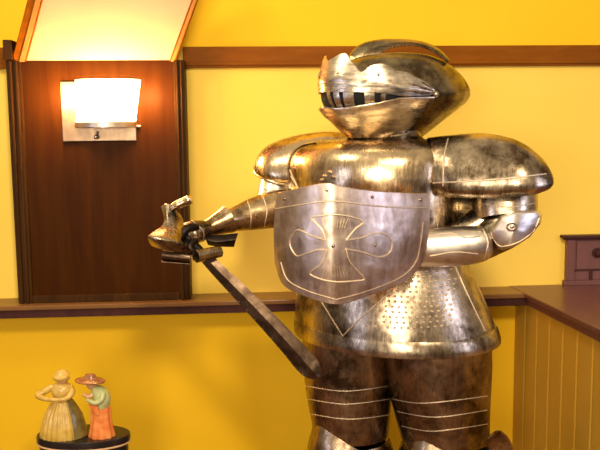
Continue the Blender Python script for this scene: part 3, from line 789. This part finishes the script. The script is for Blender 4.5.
# ------------------------------------------------------------------ sword
def sword():
    root = empty('sword', at(318, 376, 2.27), 'short dull broad-bladed sword held out by the armour, tip slanting down to its thigh', 'sword')
    cl = cat([(203, 254, 2.325, 5.5), (216, 268, 2.32, 6.5), (240, 292, 2.31, 8), (265, 318, 2.295, 9), (290, 345, 2.28, 10), (305, 362, 2.275, 11), (313, 371, 2.27, 9), (318, 377, 2.27, 3)], 6)
    L_, C_, R2 = [], [], []
    for i, (x, y, Y, h) in enumerate(cl):
        a, b = cl[max(0, i - 1)], cl[min(len(cl) - 1, i + 1)]
        dx, dy = b[0] - a[0], b[1] - a[1]; l = math.hypot(dx, dy); nx, ny = dy / l, -dx / l
        L_.append(at(x - nx * h, y - ny * h, Y + .004)); R2.append(at(x + nx * h, y + ny * h, Y + .004)); C_.append(at(x, y, Y - .003))
    m = MB(); m.grid([L_, C_, R2], th=.003); m.grid([R2, [c + Vector((0, .007, 0)) for c in C_], L_], th=.0)
    for i in range(3, len(L_) - 8, 2):
        m.ball(L_[i] + Vector((0.002, -.003, 0.001)), .0032, n=6, m=4)
    m.build('blade', M_BLADE, root, flat_angle=12)
    m = MB(); m.tube([at(204, 255, 2.325), at(190, 241, 2.325), at(176, 222, 2.32), at(170, 212, 2.32)], [.013, .014, .014, .012], 14)
    m.build('grip', M_DARK, root)
    m = MB(); m.grid(limb([(171, 209, 2.32, 3), (175, 206, 2.32, 4.2), (184, 202, 2.32, 4.5), (189, 200, 2.32, 5), (191, 199, 2.32, 4)], 4, 14), cv=True, caps=True)
    m.build('pommel', M_GOLD, root)
    # knuckle guard: a saddle-shaped sheet folded round the fist
    m = MB()
    ctrl = [
        [(162, 206.5, 2.335), (166, 204.5, 2.325), (170, 205.5, 2.325), (175, 210, 2.33), (180, 216, 2.34)],
        [(164.5, 216, 2.315), (167, 217, 2.305), (171, 218, 2.305), (177, 220, 2.31), (183, 222, 2.325)],
        [(163, 225.5, 2.285), (166, 228, 2.275), (171, 229, 2.27), (177, 229, 2.28), (182, 230, 2.295)],
        [(151, 234.5, 2.235), (157, 236, 2.225), (166, 237.5, 2.22), (174, 239, 2.225), (180, 240.5, 2.24)],
        [(148.5, 238, 2.232), (156, 240, 2.215), (166, 241.5, 2.21), (176, 243, 2.215), (183, 244, 2.23)],
        [(152, 245, 2.25), (160, 248, 2.24), (171, 250, 2.238), (182, 251.5, 2.24), (191, 251.5, 2.255)]]
    P = patch(ctrl, 4); m.grid(P, th=-.003)
    bd = P[0] + [r[-1] for r in P[1:]] + list(reversed(P[-1]))[1:] + [r[0] for r in reversed(P[:-1])][:-1]
    m.tube(bd, .0022, 6, closed=True)
    g = m.build('knuckle_guard', M_STEEL, root)
    g['label'] = 'folded silvery sheet guard'
    # rolled cross guard scrolls
    def scroll(a, b, r, mat, name, turns=1.35, start=0):
        A_, B_ = at(*a), at(*b); t = (B_ - A_).normalized(); x = Vector((0, -1, 0)); x = (x - t * x.dot(t)).normalized(); y = t.cross(x)
        rows = []
        n = 34
        for k in range(n + 1):
            f = k / n; ang = start + f * turns * 2 * math.pi; rr = r * (1 - .45 * f)
            rows.append([A_ + (B_ - A_) * g_ + (x * math.cos(ang) + y * math.sin(ang)) * rr * (1 - .12 * g_) for g_ in (0, .2, .4, .6, .8, 1)])
        m = MB(); m.grid(rows, th=-.002); m.build(name, mat, root)
    scroll((162, 255, 2.30), (190, 258, 2.31), .019, M_BLADE, 'crossguard_scroll', start=1.2)
    scroll((196, 257, 2.27), (220, 252, 2.32), .021, M_STEEL, 'crossguard_scroll', start=2.6)
sword()

# ------------------------------------------------------------------ round stand and figurines
YS = 2.55
def stand():
    c = at(83.5, 433.5, YS); r = 48.5 * scl(YS); zt = c.z
    m_b = glaze('black_lacquer', (.012, .009, .008), (.02, .014, .012), rough=.22)
    root = empty('oval_stand', (c.x, c.y, 0), 'oval glossy black stand with a pale rim line, under the two figurines', 'stand')
    MB().lathe((c.x, c.y, 0), [(r * .55, 0), (r * .6, .02), (r * .72, .1), (r * .92, zt - .14), (r * .95, zt - .05), (r * .93, zt - .026)], 64, sy=.55).build('body', m_b, root)
    MB().lathe((c.x, c.y, 0), [(r * .9, zt - .028), (r * .985, zt - .026), (r, zt - .018), (r, zt - .006), (r * .985, zt), (r * .5, zt)], 64, sy=.55).build('lid', m_b, root)
    e = glaze('cream_rim_line', (.55, .32, .14), (.7, .42, .2))
    MB().tube([Vector((c.x + r * .985 * math.cos(k * math.pi / 32), c.y + .55 * r * .985 * math.sin(k * math.pi / 32), zt - .026)) for k in range(64)], .0035, 8, closed=True).build('rim', e, root)
    return c
SC = stand(); ZS = SC.z
def fig_pos(px, py): p = onz(px, py, ZS); return p
U = scl(YS)
def lady():
    p = fig_pos(64, 435); X0, Y0 = p.x, p.y
    yel = glaze('ochre_yellow_glaze', (.50, .30, .04), (.66, .43, .09)); drk = glaze('olive_dark_glaze', (.11, .085, .018), (.22, .16, .035))
    skn = glaze('tan_face_glaze', (.5, .26, .10), (.6, .33, .14)); cream = glaze('cream_yellow_glaze', (.55, .34, .06), (.68, .46, .13))
    root = empty('lady_figurine', p, 'ceramic lady figurine in a wide pleated yellow dress and bonnet on the black stand', 'figurine')
    C = Vector((X0, Y0, ZS))
    MB().lathe(C, [(25 * U, 0), (25.5 * U, .006), (24 * U, .035), (20 * U, .08), (14 * U, .115), (9.5 * U, .135), (8 * U, .142)], 144, flute=24, fa=.035, sy=.8).build('skirt', yel, root)
    m = MB(); P = []
    for f in range(12):
        a = R_(-52 + f * 9)
        P.append([C + Vector((1.03 * rr * math.cos(a), .84 * rr * math.sin(a), z)) for rr, z in ((26 * U, .002), (24.5 * U, .03), (20.5 * U, .08), (14.6 * U, .115), (9.5 * U, .14))])
    m.grid(P, th=.002); m.build('shawl', drk, root)
    MB().lathe(C + Vector((.0, 0, .138)), [(8.5 * U, 0), (11.5 * U, .018), (12.5 * U, .034), (10 * U, .050), (5 * U, .058), (4 * U, .066)], 28, sy=.8).build('bodice', cream, root)
    m = MB(); m.grid(_rings([(-.03, 0, .182, .011), (-.058, -.012, .168, .013), (-.078, -.02, .157, .012), (-.055, -.036, .150, .009), (-.022, -.042, .147, .008), (0, -.04, .146, .007)], C), cv=True, caps=True)
    m.ball(C + Vector((.004, -.04, .146)), .008); m.build('arm', yel, root)
    m = MB(); m.grid(_rings([(.03, 0, .182, .011), (.040, -.018, .165, .012), (.028, -.036, .15, .009), (.008, -.042, .147, .007)], C), cv=True, caps=True)
    m.build('arm', yel, root)
    H_ = C + Vector((.004, 0, .212))
    m = MB(); m.ball(H_, .021, .021, .025, n=20, m=14); m.ball(H_ + Vector((.006, -.021, -.001)), .0035, .005, .005, n=8, m=6)
    for s in (-.007, .012): m.ball(H_ + Vector((s, -.0195, .005)), .0022, n=6, m=4)
    m.build('head', skn, root)
    m = MB(); q = []
    for i in range(9):
        a = math.pi * i / 8 * .62
        q.append([H_ + Vector((.028 * math.sin(a) * math.cos(b_) - .003, .004 + .026 * math.sin(a) * math.sin(b_) - .01 * (math.sin(a) > .95), .006 + .026 * math.cos(a))) for b_ in [2 * math.pi * k / 20 for k in range(20)]])
    m.grid(q, cv=True, th=.002); m.tube([r for r in q[-1]], .003, 6, closed=True); m.build('bonnet', cream, root)
def _rings(pts, C, seg=12):
    q = cat(pts, 5); cs = [C + Vector(p[:3]) for p in q]; P = []; prev = None
    for i, c in enumerate(cs):
        t = (cs[min(i + 1, len(cs) - 1)] - cs[max(i - 1, 0)]).normalized()
        a = prev or (Vector((0, 1, 0)) if abs(t.y) < .9 else Vector((1, 0, 0)))
        x = (a - t * a.dot(t)).normalized(); y = t.cross(x); prev = x
        P.append([c + (x * math.cos(2 * math.pi * k / seg) + y * math.sin(2 * math.pi * k / seg)) * q[i][3] for k in range(seg)])
    return P
def gent():
    p = fig_pos(102, 436); C = Vector((p.x, p.y, ZS))
    org = glaze('orange_glaze', (.72, .17, .03), (.85, .30, .08)); grn = glaze('pale_green_glaze', (.38, .40, .14), (.55, .55, .24))
    skn = glaze('tan_face_glaze_light', (.62, .34, .14), (.72, .42, .2)); hat = glaze('brown_hat_glaze', (.22, .08, .03), (.42, .18, .06))
    root = empty('hatted_figurine', p, 'ceramic figurine in orange skirt, pale green top and wide-brimmed brown hat', 'figurine')
    MB().lathe(C, [(14 * U, 0), (14.5 * U, .006), (12.5 * U, .03), (11 * U, .07), (11 * U, .10), (9.5 * U, .118)], 72, flute=9, fa=.05, sy=.8).build('skirt', org, root)
    m = MB(); m.grid(_rings([(0, 0, .112, .028), (.004, 0, .132, .031), (.002, 0, .152, .031), (-.010, 0, .168, .024), (-.024, -.002, .180, .012)], C, 20), cv=True, caps=True); m.build('top', grn, root)
    m = MB(); m.grid(_rings([(.014, -.018, .166, .010), (.012, -.034, .148, .011), (-.008, -.042, .138, .009), (-.03, -.04, .146, .007)], C), cv=True, caps=True); m.ball(C + Vector((-.033, -.04, .148)), .007); m.build('arm', grn, root)
    m = MB(); m.grid(_rings([(-.022, -.004, .160, .009), (-.036, -.014, .152, .009), (-.048, -.02, .158, .007)], C), cv=True, caps=True); m.ball(C + Vector((-.05, -.02, .160)), .007); m.build('arm', skn, root)
    m = MB(); m.grid([[C + Vector((x, y - .0, z)) for x, y, z in r] for r in ([(-.036, -.03, .142), (-.02, -.036, .138), (-.004, -.034, .134)], [(-.030, -.033, .118), (-.014, -.039, .112), (0, -.034, .108)], [(-.022, -.03, .1), (-.01, -.036, .092), (.004, -.033, .09)])], th=.003); m.build('apron', org, root)
    H_ = C + Vector((-.029, -.002, .196))
    m = MB(); m.ball(H_, .018, .018, .022, n=20, m=14); m.ball(H_ + Vector((-.010, -.016, -.001)), .003, .005, .004, n=8, m=6)
    for s in (-.013, .002): m.ball(H_ + Vector((s, -.0165, .004)), .002, n=6, m=4)
    m.build('head', skn, root)
    m = MB(); rot = Matrix.Rotation(R_(4), 3, 'Y')
    prof = [(.052, -.004), (.054, 0), (.046, .004), (.026, .008), (.021, .014), (.017, .022), (.001, .026)]
    P = [[H_ + Vector((-.004, 0, .012)) + rot @ Vector((r * math.cos(a), r * .8 * math.sin(a), z)) for a in [2 * math.pi * k / 32 for k in range(32)]] for r, z in prof]
    m.grid(P, cv=True, caps=True); h = m.build('hat', hat, root)
lady(); gent()
for o in bpy.data.objects:
    if o.name in ('lady_figurine', 'hatted_figurine'): o.scale = (.93, .9, .91)

for o in bpy.data.objects:
    if '_w' in o: del o['_w']
